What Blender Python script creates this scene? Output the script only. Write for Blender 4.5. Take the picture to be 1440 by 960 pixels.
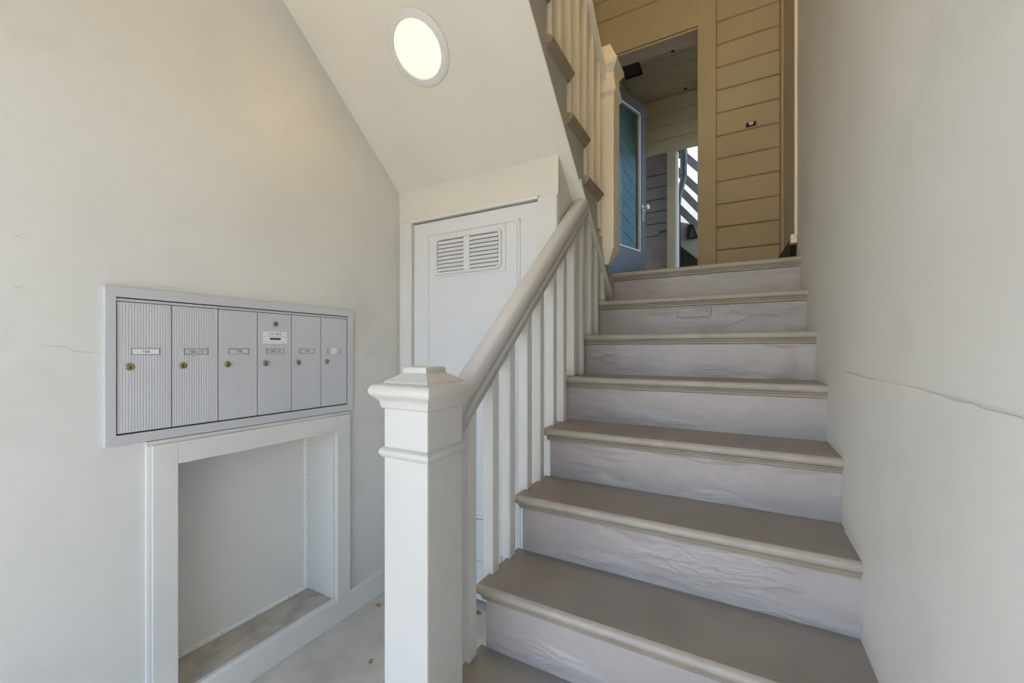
import bpy, bmesh, math, random
from mathutils import Vector, Matrix

# ------------------------------------------------------------------ scene, camera, sky, sun, exposure
for o in list(bpy.data.objects):
    bpy.data.objects.remove(o, do_unlink=True)
scene = bpy.context.scene
COL = scene.collection
H = 1.262                      # eye height above the concrete floor; modelling below is relative to the eye
F_PX, YAW, V0 = 577.84, 0.5079, 492.39

cam_d = bpy.data.cameras.new('camera')
cam_d.sensor_width = 36.0
cam_d.lens = 36.0 * F_PX / 1440.0
cam_d.shift_y = (V0 - 480.0) / 1440.0
cam_d.clip_start = 0.02
cam = bpy.data.objects.new('camera', cam_d)
COL.objects.link(cam)
cam.location = (0, 0, H)
cam.rotation_euler = (math.pi / 2, 0, YAW)
scene.camera = cam

world = bpy.data.worlds.new('sky')
scene.world = world
world.use_nodes = True
wn = world.node_tree
wn.nodes.clear()
w_out = wn.nodes.new('ShaderNodeOutputWorld')
w_bg = wn.nodes.new('ShaderNodeBackground')
w_sky = wn.nodes.new('ShaderNodeTexSky')
w_sky.sky_type = 'NISHITA'
w_sky.sun_disc = False
w_sky.sun_elevation = math.radians(48)
w_sky.sun_rotation = math.radians(262)
w_sky.air_density = 1.0
w_sky.dust_density = 1.6
w_sky.ozone_density = 1.0
w_bg.inputs['Strength'].default_value = 0.36
wn.links.new(w_sky.outputs[0], w_bg.inputs['Color'])
wn.links.new(w_bg.outputs[0], w_out.inputs['Surface'])

sun_d = bpy.data.lights.new('sun', 'SUN')
sun_d.energy = 6.5
sun_d.angle = math.radians(0.6)
sun_d.color = (1.0, 0.93, 0.82)
sun = bpy.data.objects.new('sun', sun_d)
COL.objects.link(sun)
sun.location = (-6, -2, 9)
sd = Vector((math.cos(math.radians(48)) * math.cos(math.radians(10)),
             math.cos(math.radians(48)) * math.sin(math.radians(10)), -math.sin(math.radians(48))))
sun.rotation_euler = sd.to_track_quat('-Z', 'Y').to_euler()

vs = scene.view_settings
vs.view_transform = 'Standard'
vs.look = 'None'
vs.exposure = 1.24
vs.gamma = 1.0
vs.use_curve_mapping = False

# ------------------------------------------------------------------ materials
def mat(name, col, rough=0.5, metal=0.0, var=0.06, vscale=3.0, bump=0.0, bscale=40.0, col2=None, spec=0.5,
        bdetail=4.0, stain=None, stain_amt=0.0, stain_scale=1.2, bdist=0.004):
    m = bpy.data.materials.new(name)
    m.use_nodes = True
    nt = m.node_tree
    b = nt.nodes['Principled BSDF']
    b.inputs['Roughness'].default_value = rough
    b.inputs['Metallic'].default_value = metal
    b.inputs['Specular IOR Level'].default_value = spec
    geo = nt.nodes.new('ShaderNodeNewGeometry')
    n = nt.nodes.new('ShaderNodeTexNoise')
    n.inputs['Scale'].default_value = vscale
    n.inputs['Detail'].default_value = 5.0
    nt.links.new(geo.outputs['Position'], n.inputs['Vector'])
    mix = nt.nodes.new('ShaderNodeMix')
    mix.data_type = 'RGBA'
    c2 = col2 or tuple(max(0.0, c * (1 - 2.2 * var)) for c in col)
    c1 = tuple(min(1.0, c * (1 + var)) for c in col)
    mix.inputs['A'].default_value = (*c1, 1)
    mix.inputs['B'].default_value = (*c2, 1)
    ramp = nt.nodes.new('ShaderNodeMapRange')
    ramp.inputs['From Min'].default_value = 0.35
    ramp.inputs['From Max'].default_value = 0.75
    nt.links.new(n.outputs['Fac'], ramp.inputs['Value'])
    nt.links.new(ramp.outputs['Result'], mix.inputs['Factor'])
    last = mix.outputs['Result']
    if stain:
        n2 = nt.nodes.new('ShaderNodeTexNoise')
        n2.inputs['Scale'].default_value = stain_scale
        n2.inputs['Detail'].default_value = 8.0
        n2.inputs['Roughness'].default_value = 0.7
        nt.links.new(geo.outputs['Position'], n2.inputs['Vector'])
        r2 = nt.nodes.new('ShaderNodeMapRange')
        r2.inputs['From Min'].default_value = 0.52
        r2.inputs['From Max'].default_value = 0.72
        r2.inputs['To Max'].default_value = stain_amt
        nt.links.new(n2.outputs['Fac'], r2.inputs['Value'])
        m2 = nt.nodes.new('ShaderNodeMix')
        m2.data_type = 'RGBA'
        m2.inputs['B'].default_value = (*stain, 1)
        nt.links.new(last, m2.inputs['A'])
        nt.links.new(r2.outputs['Result'], m2.inputs['Factor'])
        last = m2.outputs['Result']
    nt.links.new(last, b.inputs['Base Color'])
    if bump > 0:
        nb = nt.nodes.new('ShaderNodeTexNoise')
        nb.inputs['Scale'].default_value = bscale
        nb.inputs['Detail'].default_value = bdetail
        nt.links.new(geo.outputs['Position'], nb.inputs['Vector'])
        bp = nt.nodes.new('ShaderNodeBump')
        bp.inputs['Strength'].default_value = bump
        bp.inputs['Distance'].default_value = bdist
        nt.links.new(nb.outputs['Fac'], bp.inputs['Height'])
        nt.links.new(bp.outputs['Normal'], b.inputs['Normal'])
    return m

def emit_mat(name, col, strength, base=0.1):
    m = bpy.data.materials.new(name)
    m.use_nodes = True
    b = m.node_tree.nodes['Principled BSDF']
    b.inputs['Base Color'].default_value = (col[0] * base, col[1] * base, col[2] * base, 1)
    b.inputs['Emission Color'].default_value = (*col, 1)
    b.inputs['Emission Strength'].default_value = strength
    return m

M = {}
M['plaster'] = mat('plaster_wall_paint', (0.675, 0.67, 0.635), 0.55, bump=0.34, bscale=10, bdetail=7, var=0.035, vscale=1.4,
                   stain=(0.57, 0.56, 0.52), stain_amt=0.6, stain_scale=2.3, bdist=0.007)
M['soffit'] = mat('soffit_paint', (0.66, 0.64, 0.58), 0.6, bump=0.12, bscale=14, var=0.02)
M['white'] = mat('white_gloss_paint', (0.66, 0.655, 0.635), 0.38, bump=0.35, bscale=45, var=0.02, bdist=0.003)
M['railgrey'] = mat('rail_grey_paint', (0.53, 0.53, 0.52), 0.4, bump=0.3, bscale=40, var=0.03, bdist=0.003)
M['newel'] = mat('newel_toned_white', (0.535, 0.52, 0.49), 0.4, bump=0.45, bscale=30, var=0.02, bdist=0.004)  # same white paint as the balusters, toned down against bright front light
M['doorwhite'] = mat('closet_door_paint', (0.67, 0.68, 0.70), 0.4, bump=0.2, bscale=40, var=0.015, bdist=0.002)
M['trim'] = mat('trim_paint', (0.69, 0.68, 0.65), 0.42, bump=0.2, bscale=40, var=0.03, bdist=0.003)
M['mail'] = mat('mailbox_metal', (0.60, 0.61, 0.64), 0.42, metal=0.25, var=0.02, vscale=2)
M['brass'] = mat('worn_brass', (0.45, 0.36, 0.20), 0.35, metal=0.9, var=0.1, vscale=80)
M['black'] = mat('black_slot', (0.012, 0.011, 0.010), 0.6)
M['steel'] = mat('dull_steel', (0.30, 0.31, 0.32), 0.35, metal=0.8)
M['label'] = mat('label_paper', (0.78, 0.79, 0.78), 0.55, var=0.01)
M['plate'] = mat('name_strip_card', (0.58, 0.58, 0.57), 0.45, var=0.02)
M['ink'] = mat('dark_ink', (0.06, 0.06, 0.06), 0.6)
M['tread'] = mat('tread_paint', (0.25, 0.226, 0.20), 0.45, bump=0.3, bscale=22, var=0.07, vscale=5, bdist=0.004,
                 stain=(0.30, 0.28, 0.25), stain_amt=0.25, stain_scale=6)
M['riser'] = mat('riser_lit_paint', (0.40, 0.36, 0.345), 0.36, bump=0.75, bscale=11, bdetail=8, var=0.04, bdist=0.010)  # same paint as the treads, lightened because risers face the light
def blister(m, scale=(5, 5, 16), strength=0.9, dist=0.012):
    nt = m.node_tree
    b = nt.nodes['Principled BSDF']
    geo = nt.nodes.new('ShaderNodeNewGeometry')
    mp = nt.nodes.new('ShaderNodeMapping')
    mp.inputs['Scale'].default_value = scale
    nt.links.new(geo.outputs['Position'], mp.inputs['Vector'])
    n1 = nt.nodes.new('ShaderNodeTexNoise')
    n1.inputs['Scale'].default_value = 1.6
    n1.inputs['Detail'].default_value = 6.0
    n1.inputs['Distortion'].default_value = 1.4
    nt.links.new(mp.outputs[0], n1.inputs['Vector'])
    n2 = nt.nodes.new('ShaderNodeTexNoise')
    n2.inputs['Scale'].default_value = 0.55
    nt.links.new(mp.outputs[0], n2.inputs['Vector'])
    rg = nt.nodes.new('ShaderNodeMapRange')
    rg.inputs['From Min'].default_value = 0.48
    rg.inputs['From Max'].default_value = 0.62
    nt.links.new(n2.outputs['Fac'], rg.inputs['Value'])
    mu = nt.nodes.new('ShaderNodeMath')
    mu.operation = 'MULTIPLY'
    nt.links.new(n1.outputs['Fac'], mu.inputs[0])
    nt.links.new(rg.outputs['Result'], mu.inputs[1])
    bp = nt.nodes.new('ShaderNodeBump')
    bp.inputs['Strength'].default_value = strength
    bp.inputs['Distance'].default_value = dist
    nt.links.new(mu.outputs[0], bp.inputs['Height'])
    old = b.inputs['Normal'].links
    if old:
        nt.links.new(old[0].from_socket, bp.inputs['Normal'])
    nt.links.new(bp.outputs['Normal'], b.inputs['Normal'])
blister(M['riser'])
M['nosing'] = mat('nosing_lit_paint', (0.37, 0.33, 0.285), 0.40, bump=0.4, bscale=30, var=0.06, vscale=12, bdist=0.004)  # stair paint again, with the light on the tread fronts put into its colour
M['cove'] = mat('cove_tan_paint', (0.30, 0.25, 0.195), 0.45, bump=0.3, bscale=30, var=0.06, vscale=12, bdist=0.003)
M['tan_tread'] = mat('tan_tread_paint', (0.30, 0.245, 0.175), 0.5, var=0.06, bump=0.2)
M['siding'] = mat('siding_tan_paint', (0.45, 0.395, 0.28), 0.5, var=0.04, vscale=2.5, bump=0.15, bscale=30)
M['cream'] = mat('cream_gloss_paint', (0.84, 0.78, 0.65), 0.42, var=0.03, bump=0.2, bscale=40)
M['stringer'] = mat('stringer_paint', (0.42, 0.40, 0.36), 0.55, var=0.04, bump=0.15)
M['concrete'] = mat('concrete', (0.56, 0.535, 0.47), 0.8, var=0.09, vscale=6, bump=0.4, bscale=70,
                    stain=(0.38, 0.355, 0.30), stain_amt=0.55, stain_scale=5)
M['sill'] = mat('dirty_sill', (0.46, 0.43, 0.37), 0.75, var=0.12, vscale=14, bump=0.3, bscale=60,
                stain=(0.20, 0.175, 0.14), stain_amt=0.6, stain_scale=9)
M['panel'] = mat('panel_paint', (0.74, 0.73, 0.69), 0.5, var=0.02, vscale=1.5, bump=0.1, bscale=12)
M['strip'] = mat('fresh_white_strip', (0.86, 0.86, 0.85), 0.4, var=0.02)
M['doorgrey'] = mat('grey_door_paint', (0.105, 0.10, 0.10), 0.4, var=0.04)
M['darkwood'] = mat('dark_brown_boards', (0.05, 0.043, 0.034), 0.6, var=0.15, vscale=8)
M['pale'] = mat('outdoor_pale_paint', (0.78, 0.77, 0.74), 0.6, var=0.03)
M['greyboard'] = mat('weathered_grey_board', (0.20, 0.195, 0.185), 0.7, var=0.1, vscale=9)
M['beige'] = mat('outdoor_beige_stucco', (0.36, 0.33, 0.28), 0.8, var=0.05)
M['zinc'] = mat('zinc_downspout', (0.11, 0.12, 0.13), 0.5, metal=0.2, var=0.12, vscale=12)
M['ground'] = mat('sunlit_pavement', (0.50, 0.45, 0.36), 0.85, var=0.08, bump=0.3)
M['leafd'] = mat('dry_leaf', (0.34, 0.19, 0.055), 0.7, var=0.25, vscale=60)
M['roofin'] = mat('stairwell_ceiling_paint', (0.52, 0.47, 0.37), 0.6, var=0.03)
M['globe'] = emit_mat('fill_globe_glow', (1.0, 0.74, 0.40), 34.0)  # glow of the added globe that warms the landing
M['lamp'] = emit_mat('lamp_diffuser', (1.0, 0.94, 0.80), 0.41)

def glass_mat():
    m = bpy.data.materials.new('door_glass')
    m.use_nodes = True
    nt = m.node_tree
    nt.nodes.clear()
    out = nt.nodes.new('ShaderNodeOutputMaterial')
    tr = nt.nodes.new('ShaderNodeBsdfTransparent')
    tr.inputs['Color'].default_value = (0.58, 0.80, 1.0, 1)  # blue sky light behind the pane is put into this tint
    gl = nt.nodes.new('ShaderNodeBsdfGlossy')
    gl.inputs['Roughness'].default_value = 0.02
    mx = nt.nodes.new('ShaderNodeMixShader')
    mx.inputs[0].default_value = 0.10
    nt.links.new(tr.outputs[0], mx.inputs[1])
    nt.links.new(gl.outputs[0], mx.inputs[2])
    nt.links.new(mx.outputs[0], out.inputs['Surface'])
    return m
M['glass'] = glass_mat()

# ------------------------------------------------------------------ geometry helpers
class MB:
    def __init__(self):
        self.v, self.f = [], []
    def add(self, vs_, fs):
        n = len(self.v)
        self.v += [tuple(p) for p in vs_]
        self.f += [tuple(i + n for i in q) for q in fs]
        return self
    def box(self, x0, x1, y0, y1, z0, z1):
        vs_ = [(x, y, z) for z in (z0, z1) for y in (y0, y1) for x in (x0, x1)]
        return self.add(vs_, [(0, 2, 3, 1), (4, 5, 7, 6), (0, 1, 5, 4), (2, 6, 7, 3), (0, 4, 6, 2), (1, 3, 7, 5)])
    def prism(self, poly, axis, a, b):
        # poly: 2D points in the two other axes (x: (y,z), y: (x,z), z: (x,y))
        def mk(p, t):
            return (t, p[0], p[1]) if axis == 'x' else ((p[0], t, p[1]) if axis == 'y' else (p[0], p[1], t))
        n = len(poly)
        vs_ = [mk(p, a) for p in poly] + [mk(p, b) for p in poly]
        fs = [tuple(range(n)), tuple(range(2 * n - 1, n - 1, -1))]
        fs += [(i, i + n, (i + 1) % n + n, (i + 1) % n) for i in range(n)]
        return self.add(vs_, fs)
    def loft(self, rings, caps=True):
        n = len(rings[0])
        vs_ = [p for r in rings for p in r]
        fs = []
        for k in range(len(rings) - 1):
            for i in range(n):
                j = (i + 1) % n
                fs.append((k * n + i, k * n + j, (k + 1) * n + j, (k + 1) * n + i))
        if caps:
            fs.append(tuple(range(n - 1, -1, -1)))
            fs.append(tuple((len(rings) - 1) * n + i for i in range(n)))
        return self.add(vs_, fs)
    def sqlathe(self, cx, cy, prof):
        return self.loft([[(cx - h, cy - h, z), (cx + h, cy - h, z), (cx + h, cy + h, z), (cx - h, cy + h, z)] for h, z in prof])
    def lathe(self, c, axis, prof, n=28):
        # prof: (radius, distance along axis)
        a = Vector(axis).normalized()
        u = a.orthogonal().normalized()
        w = a.cross(u)
        rings = []
        for r, t in prof:
            rings.append([tuple(Vector(c) + a * t + (u * math.cos(2 * math.pi * i / n) + w * math.sin(2 * math.pi * i / n)) * r)
                          for i in range(n)])
        return self.loft(rings)
    def tube(self, pts, r, n=10):
        pts = [Vector(p) for p in pts]
        rings = []
        for i, p in enumerate(pts):
            d = (pts[min(i + 1, len(pts) - 1)] - pts[max(i - 1, 0)]).normalized()
            u = d.cross(Vector((0, 0, 1)))
            if u.length < 1e-3:
                u = Vector((1, 0, 0))
            u.normalize()
            w = d.cross(u)
            rings.append([tuple(p + (u * math.cos(2 * math.pi * k / n) + w * math.sin(2 * math.pi * k / n)) * r) for k in range(n)])
        return self.loft(rings)

WLOC = {}
def link(o, loc, parent):
    COL.objects.link(o)
    if parent is not None:
        o.parent = parent
        o.location = Vector(loc) - WLOC[parent.name]
    else:
        o.location = loc
    WLOC[o.name] = Vector(loc)
    return o

def obj(name, mb, material, parent=None, bevel=0.0, smooth=False, seg=2):
    vs_ = [(x, y, z + H) for x, y, z in mb.v]
    lo = Vector([min(p[i] for p in vs_) for i in range(3)])
    hi = Vector([max(p[i] for p in vs_) for i in range(3)])
    org = Vector(((lo.x + hi.x) / 2, (lo.y + hi.y) / 2, lo.z))
    me = bpy.data.meshes.new(name)
    me.from_pydata([Vector(p) - org for p in vs_], [], mb.f)
    bm = bmesh.new()
    bm.from_mesh(me)
    bmesh.ops.recalc_face_normals(bm, faces=bm.faces)
    if bevel > 0:
        es = [e for e in bm.edges if len(e.link_faces) == 2 and e.calc_face_angle(0) > 0.5]
        bmesh.ops.bevel(bm, geom=es, offset=bevel, segments=seg, affect='EDGES', profile=0.6, clamp_overlap=True)
    if smooth:
        for f in bm.faces:
            f.smooth = True
    bm.to_mesh(me)
    bm.free()
    if smooth:
        me.set_sharp_from_angle(angle=math.radians(40))
    me.materials.append(material)
    return link(bpy.data.objects.new(name, me), org, parent)

def copy(o, delta, parent=None):
    c = o.copy()
    return link(c, WLOC[o.name] + Vector(delta), parent)

def empty(name, loc):
    o = bpy.data.objects.new(name, None)
    o.empty_display_size = 0.1
    return link(o, (loc[0], loc[1], loc[2] + H), None)

def tag(o, label=None, cat=None, group=None, kind=None):
    if label: o['label'] = label
    if cat: o['category'] = cat
    if group: o['group'] = group
    if kind: o['kind'] = kind
    return o

def struct(o, label=None):
    o['kind'] = 'structure'
    if label: o['label'] = label
    return o

def text_obj(name, body, size, fn, material, parent, width=None):
    """flat lettering; fn maps (tx, ty) in metres to a point"""
    cu = bpy.data.curves.new('lettering_curve', 'FONT')
    cu.body = body
    cu.size = size
    cu.align_x = 'CENTER'
    cu.align_y = 'CENTER'
    t = bpy.data.objects.new('lettering_tmp', cu)
    COL.objects.link(t)
    bpy.context.view_layer.update()
    me = bpy.data.meshes.new_from_object(t.evaluated_get(bpy.context.evaluated_depsgraph_get()))
    bpy.data.objects.remove(t, do_unlink=True)
    mb = MB()
    xs = [v.co.x for v in me.vertices]
    s = 1.0
    if width:
        s = width / (max(xs) - min(xs))
    mb.v = [fn(v.co.x * s, v.co.y) for v in me.vertices]
    mb.f = [tuple(p.vertices) for p in me.polygons]
    return obj(name, mb, material, parent)

# ------------------------------------------------------------------ measured layout (eye-relative metres)
FL = -H
XL, XR = -1.65, 0.248
YC = 1.685                      # closet wall
RISE, RUN, Y8, Z8 = 0.18653, 0.22838, 2.3473, 0.44596
def tz(i): return Z8 - (8 - i) * RISE
def ty(i): return Y8 - (8 - i) * RUN
def soff(y): return 0.866 - 0.87 * (y - YC)
YW = 3.5                        # landing wall with the doorway
YB = 5.2                        # back wall of the hall behind it
YF = -0.85                      # open front of the porch
ZTOP = 3.45

# ------------------------------------------------------------------ setting
struct(obj('floor', MB().box(XL - 0.3, XR + 0.3, YF, YW, FL - 0.15, FL), M['concrete']),
       'bare grey concrete floor beside the stairs')
struct(obj('ground', MB().box(-14, 14, -16, YF, FL - 0.17, FL - 0.02), M['ground']), 'sunlit pavement outside the porch')

# left wall with the niche cut out of it
ny0, ny1, nz0, nz1 = 0.651, 1.266, -1.15, -0.375
w = MB()
w.box(XL - 0.32, XL, YF, ny0, FL, ZTOP)
w.box(XL - 0.32, XL, ny1, YW, FL, ZTOP)
w.box(XL - 0.32, XL, ny0, ny1, nz1, ZTOP)
w.box(XL - 0.32, XL, ny0, ny1, FL, nz0 - 0.02)
w.box(XL - 0.32, XL - 0.22, ny0, ny1, nz0 - 0.02, nz1)
wall_left = struct(obj('wall_left', w, M['plaster']), 'off-white plaster wall carrying the mailboxes')

# right wall, with a slightly proud plaster patch low on it
wall_right = struct(obj('wall_right', MB().box(XR, XR + 0.3, YF, 2.50, FL, ZTOP), M['plaster']),
                    'off-white plaster wall along the right of the stairs')
pm = MB()
pp = [(YF, FL + 0.01), (1.400, FL + 0.01), (1.402, -0.40), (1.397, -0.075), (1.385, -0.058), (1.2, -0.062), (0.9, -0.060), (0.5, -0.070), (YF, -0.072)]
pm.prism(pp, 'x', XR - 0.0040, XR + 0.01)
obj('plaster_patch', pm, M['plaster'], wall_right, bevel=0.0015)
# hairline cracks, recessed dark lines in the plaster
def crack(parent, pts, plane_x, side, wd=0.0016):
    mb = MB()
    n = len(pts)
    ring = []
    for i, (y, z) in enumerate(pts):
        k = 0.42 * wd * (0.35 + 0.65 * math.sin(math.pi * (i + 0.3) / n))
        ring.append((y, z, k))
    vs_ = []
    for y, z, k in ring:
        vs_ += [(plane_x + side * 0.0006, y, z - k), (plane_x + side * 0.0006, y, z + k)]
    fs = [(2 * i, 2 * i + 1, 2 * i + 3, 2 * i + 2) for i in range(n - 1)]
    mb.add(vs_, fs)
    return obj('crack', mb, M['crackmat'], parent)
M['crackmat'] = mat('crack_grime', (0.45, 0.43, 0.39), 0.8)
random.seed(4)
def wander(y0, z0, y1, z1, n=9, j=0.006):
    return [(y0 + (y1 - y0) * i / n + random.uniform(-j, j) * 0.4, z0 + (z1 - z0) * i / n + random.uniform(-j, j)) for i in range(n + 1)]
crack(wall_right, wander(1.385, -0.055, 1.05, -0.066, 10, 0.002), XR, -1, 0.0022)
crack(wall_right, wander(0.86, -0.060, 0.55, -0.070, 10, 0.002), XR - 0.0040, -1, 0.0016)
crack(wall_right, wander(0.98, -0.16, 0.86, -0.42, 12, 0.006), XR - 0.0040, -1, 0.0014)
crack(wall_right, wander(0.86, -0.42, 0.80, -0.56, 7, 0.006), XR - 0.0040, -1, 0.0014)
crack(wall_right, wander(1.36, 0.03, 1.30, 0.035, 5, 0.003), XR, -1, 0.0014)
crack(wall_left, wander(0.63, 0.335, 0.68, 0.29, 6, 0.003), XL, 1, 0.0014)
crack(wall_left, wander(0.585, 0.215, 0.69, 0.205, 8, 0.004), XL, 1, 0.0014)
crack(wall_left, wander(0.41, 0.31, 0.412, 0.27, 5, 0.002), XL, 1, 0.0014)
crack(wall_left, wander(0.30, 0.30, 0.325, 0.292, 5, 0.003), XL, 1, 0.0018)
crack(wall_left, wander(0.30, 0.16, 0.32, 0.17, 5, 0.003), XL, 1, 0.0018)
crack(wall_left, wander(0.335, 0.02, 0.47, -0.01, 9, 0.004), XL, 1, 0.0016)
crack(wall_left, wander(1.36, 0.0, 1.62, -0.02, 10, 0.004), XL, 1, 0.0014)

# porch shell that the camera does not see but that shades and bounces light
struct(obj('wall_front', MB().box(XL - 0.32, XR + 0.3, YF - 0.12, YF, 1.12, ZTOP), M['plaster']), 'plaster wall above the open porch front')
struct(obj('ceiling', MB().box(XL - 0.32, XR + 0.3, YF - 0.12, YB + 0.1, ZTOP, ZTOP + 0.15), M['roofin']), 'painted ceiling over the stairwell')

# sloping soffit below the upper flight
s = MB()
s.prism([(0.34, soff(0.34)), (2.42, soff(2.42)), (2.42, soff(2.42) + 0.04), (0.34, soff(0.34) + 0.04)], 'x', XL, -0.6465)
struct(obj('ceiling_soffit', s, M['soffit']), 'sloping cream soffit below the upper flight')

struct(obj('porch_light_block', MB().box(XL, -0.65, YF, 0.34, soff(0.36), soff(0.36) + 0.14), M['soffit']), 'unseen upper floor slab added to block the globe light')  # out of view, added to keep the globe's light off the left wall

# closet front wall, header and side return
c = MB()
c.prism([(YC + 0.0, 0.70), (YC + 0.10, 0.70), (YC + 0.10, soff(YC + 0.1)), (YC, soff(YC))], 'x', XL, -0.704)
c.box(XL, -1.560, YC, YC + 0.10, FL, 0.70)
c.box(-0.796, -0.704, YC, YC + 0.10, FL, 0.70)
c.prism([(YC + 0.10, FL), (2.38, FL), (2.38, soff(2.38)), (YC + 0.10, soff(YC + 0.10))], 'x', -0.754, -0.704)
wc = struct(obj('wall_closet', c, M['soffit']), 'pale closet wall below the soffit')
# door casing boards
obj('casing', MB().box(-1.632, -1.556, YC - 0.012, YC, FL, 0.690), M['white'], wc, bevel=0.003)
obj('casing', MB().box(-0.800, -0.706, YC - 0.012, YC, FL, 0.690), M['white'], wc, bevel=0.003)
obj('stop_bead', MB().box(-1.560, -1.552, YC - 0.016, YC + 0.02, FL, 0.694), M['white'], wc, bevel=0.002)
obj('head_bead', MB().box(-1.556, -0.798, YC - 0.014, YC + 0.02, 0.684, 0.698), M['trim'], wc, bevel=0.002)

# baseboard on the left wall
bb = MB()
bb.prism([(XL, FL), (XL + 0.020, FL), (XL + 0.020, -1.160), (XL + 0.016, -1.148), (XL, -1.147)], 'y', YF, YC - 0.012)
struct(obj('baseboard_left', bb, M['trim'], bevel=0.001), 'painted baseboard along the mailbox wall')

# ------------------------------------------------------------------ closet door
DX0, DX1, DZ0, DZ1 = -1.549, -0.803, FL + 0.035, 0.677
d1 = struct(empty('door_1', (-1.176, YC + 0.02, FL)), 'flat white closet door with two louvred vents')
m = MB()
m.box(DX0, DX1, YC + 0.004, YC + 0.040, DZ0, DZ1)
obj('door_leaf', m, M['doorwhite'], d1, bevel=0.002)
# slim moulding lines framing the centre panel
gx0, gx1, gz0, gz1 = -1.452, -0.896, -1.13, 0.612
for a0, a1, b0, b1 in ((gx0, gx1, gz1 - 0.008, gz1), (gx0, gx1, gz0, gz0 + 0.008), (gx0, gx0 + 0.008, gz0, gz1), (gx1 - 0.008, gx1, gz0, gz1)):
    obj('moulding', MB().box(a0, a1, YC - 0.0005, YC + 0.006, b0, b1), M['doorwhite'], d1, bevel=0.0015)
obj('panel', MB().box(gx0 + 0.016, gx1 - 0.016, YC + 0.0015, YC + 0.006, gz0 + 0.016, gz1 - 0.016), M['doorwhite'], d1, bevel=0.001)

def vent(x0, x1, z0, z1):
    e = empty('vent_grille', ((x0 + x1) / 2, YC, z0))
    e.parent = d1
    e.location = WLOC[e.name] - WLOC[d1.name]
    yf = YC - 0.004
    obj('flange', MB().box(x0, x1, yf + 0.001, yf + 0.006, z0, z1), M['doorwhite'], e, bevel=0.002)
    # raised rounded rim
    ix0, ix1, iz0, iz1 = x0 + 0.028, x1 - 0.028, z0 + 0.020, z1 - 0.026
    def rr(g, y):
        pts = []
        r_ = 0.020 + g
        for cx, cz, a0 in ((ix1 - 0.02, iz1 - 0.02, 0), (ix0 + 0.02, iz1 - 0.02, 90), (ix0 + 0.02, iz0 + 0.02, 180), (ix1 - 0.02, iz0 + 0.02, 270)):
            for k in range(6):
                a = math.radians(a0 + k * 18)
                pts.append((cx + r_ * math.cos(a), y, cz + r_ * math.sin(a)))
        return pts
    mb = MB().loft([rr(0.012, yf + 0.002), rr(0.007, yf - 0.010), rr(0.0, yf - 0.012), rr(-0.004, yf - 0.010), rr(-0.005, yf + 0.0)], caps=False)
    obj('rim', mb, M['doorwhite'], e, smooth=True)
    obj('backing', MB().box(ix0 + 0.004, ix1 - 0.004, yf - 0.0012, yf + 0.001, iz0 + 0.004, iz1 - 0.004), M['steel'], e)
    xm = (ix0 + ix1) / 2
    obj('mullion', MB().box(xm - 0.018, xm + 0.018, yf - 0.010, yf, iz0 + 0.004, iz1 - 0.004), M['doorwhite'], e, bevel=0.002)
    n = 8
    pitch = (iz1 - iz0 - 0.016) / n
    first = None
    for col, (a, b) in enumerate(((ix0 + 0.008, xm - 0.018), (xm + 0.018, ix1 - 0.008))):
        for k in range(n):
            zb = iz0 + 0.008 + k * pitch
            if first is None:
                first = obj('slat', MB().prism([(yf - 0.010, zb), (yf - 0.008, zb), (yf - 0.0015, zb + pitch * 0.86), (yf - 0.0035, zb + pitch * 0.86)], 'x', a, b), M['doorwhite'], e)
            else:
                copy(first, (((ix0 + 0.008, xm + 0.018)[col] - (ix0 + 0.008)), 0, k * pitch), e)
    for x, z in ((x0 + 0.012, z0 + 0.010), (x1 - 0.012, z0 + 0.010), (x0 + 0.012, z1 - 0.010), (x1 - 0.012, z1 - 0.010)):
        obj('screw', MB().lathe((x, yf + 0.001, z), (0, -1, 0), [(0.005, 0), (0.004, 0.002), (0.001, 0.0025)], 10), M['trim'], e)
vent(-1.408, -0.972, 0.378, 0.598)
vent(-1.408, -0.972, -1.050, -0.790)
hg = MB().lathe((-1.556, YC - 0.012, 0.39), (0, 0, 1), [(0.007, 0), (0.007, 0.10)], 12)
copy(obj('hinge', hg, M['trim'], d1, smooth=True), (0, 0, -1.25), d1)

# ------------------------------------------------------------------ mailboxes
mb_root = tag(empty('mailbox_unit', (XL, 0.916, -0.287)), 'grey metal bank of six mailboxes set in the left wall', 'mailbox')
my0, my1, mz0, mz1 = 0.4736, 1.359, -0.287, 0.192
dys = [0.501, 0.638, 0.776, 0.913, 1.051, 1.188, 1.327]
dz0, dz1 = -0.252, 0.147
def fr_rail(poly):
    return MB().prism(poly, 'x', XL, XL + 0.016)
iy0, iy1, iz0, iz1 = 0.499, 1.331, -0.257, 0.161
for poly in ([(my0, mz0), (my1, mz0), (iy1, iz0), (iy0, iz0)], [(my0, mz1), (iy0, iz1), (iy1, iz1), (my1, mz1)],
             [(my0, mz0), (iy0, iz0), (iy0, iz1), (my0, mz1)], [(my1, mz0), (my1, mz1), (iy1, iz1), (iy1, iz0)]):
    obj('frame_rail', fr_rail(poly), M['mail'], mb_root, bevel=0.0012)
obj('back_plate', MB().box(XL, XL + 0.003, iy0, iy1, iz0, iz1), M['black'], mb_root)
obj('top_bar', MB().box(XL + 0.003, XL + 0.012, iy0 + 0.001, iy1 - 0.001, 0.1495, 0.1575), M['mail'], mb_root, bevel=0.001)
texts = ['166', '166 1/2', '168', '168 1/2', '170', None]
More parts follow.
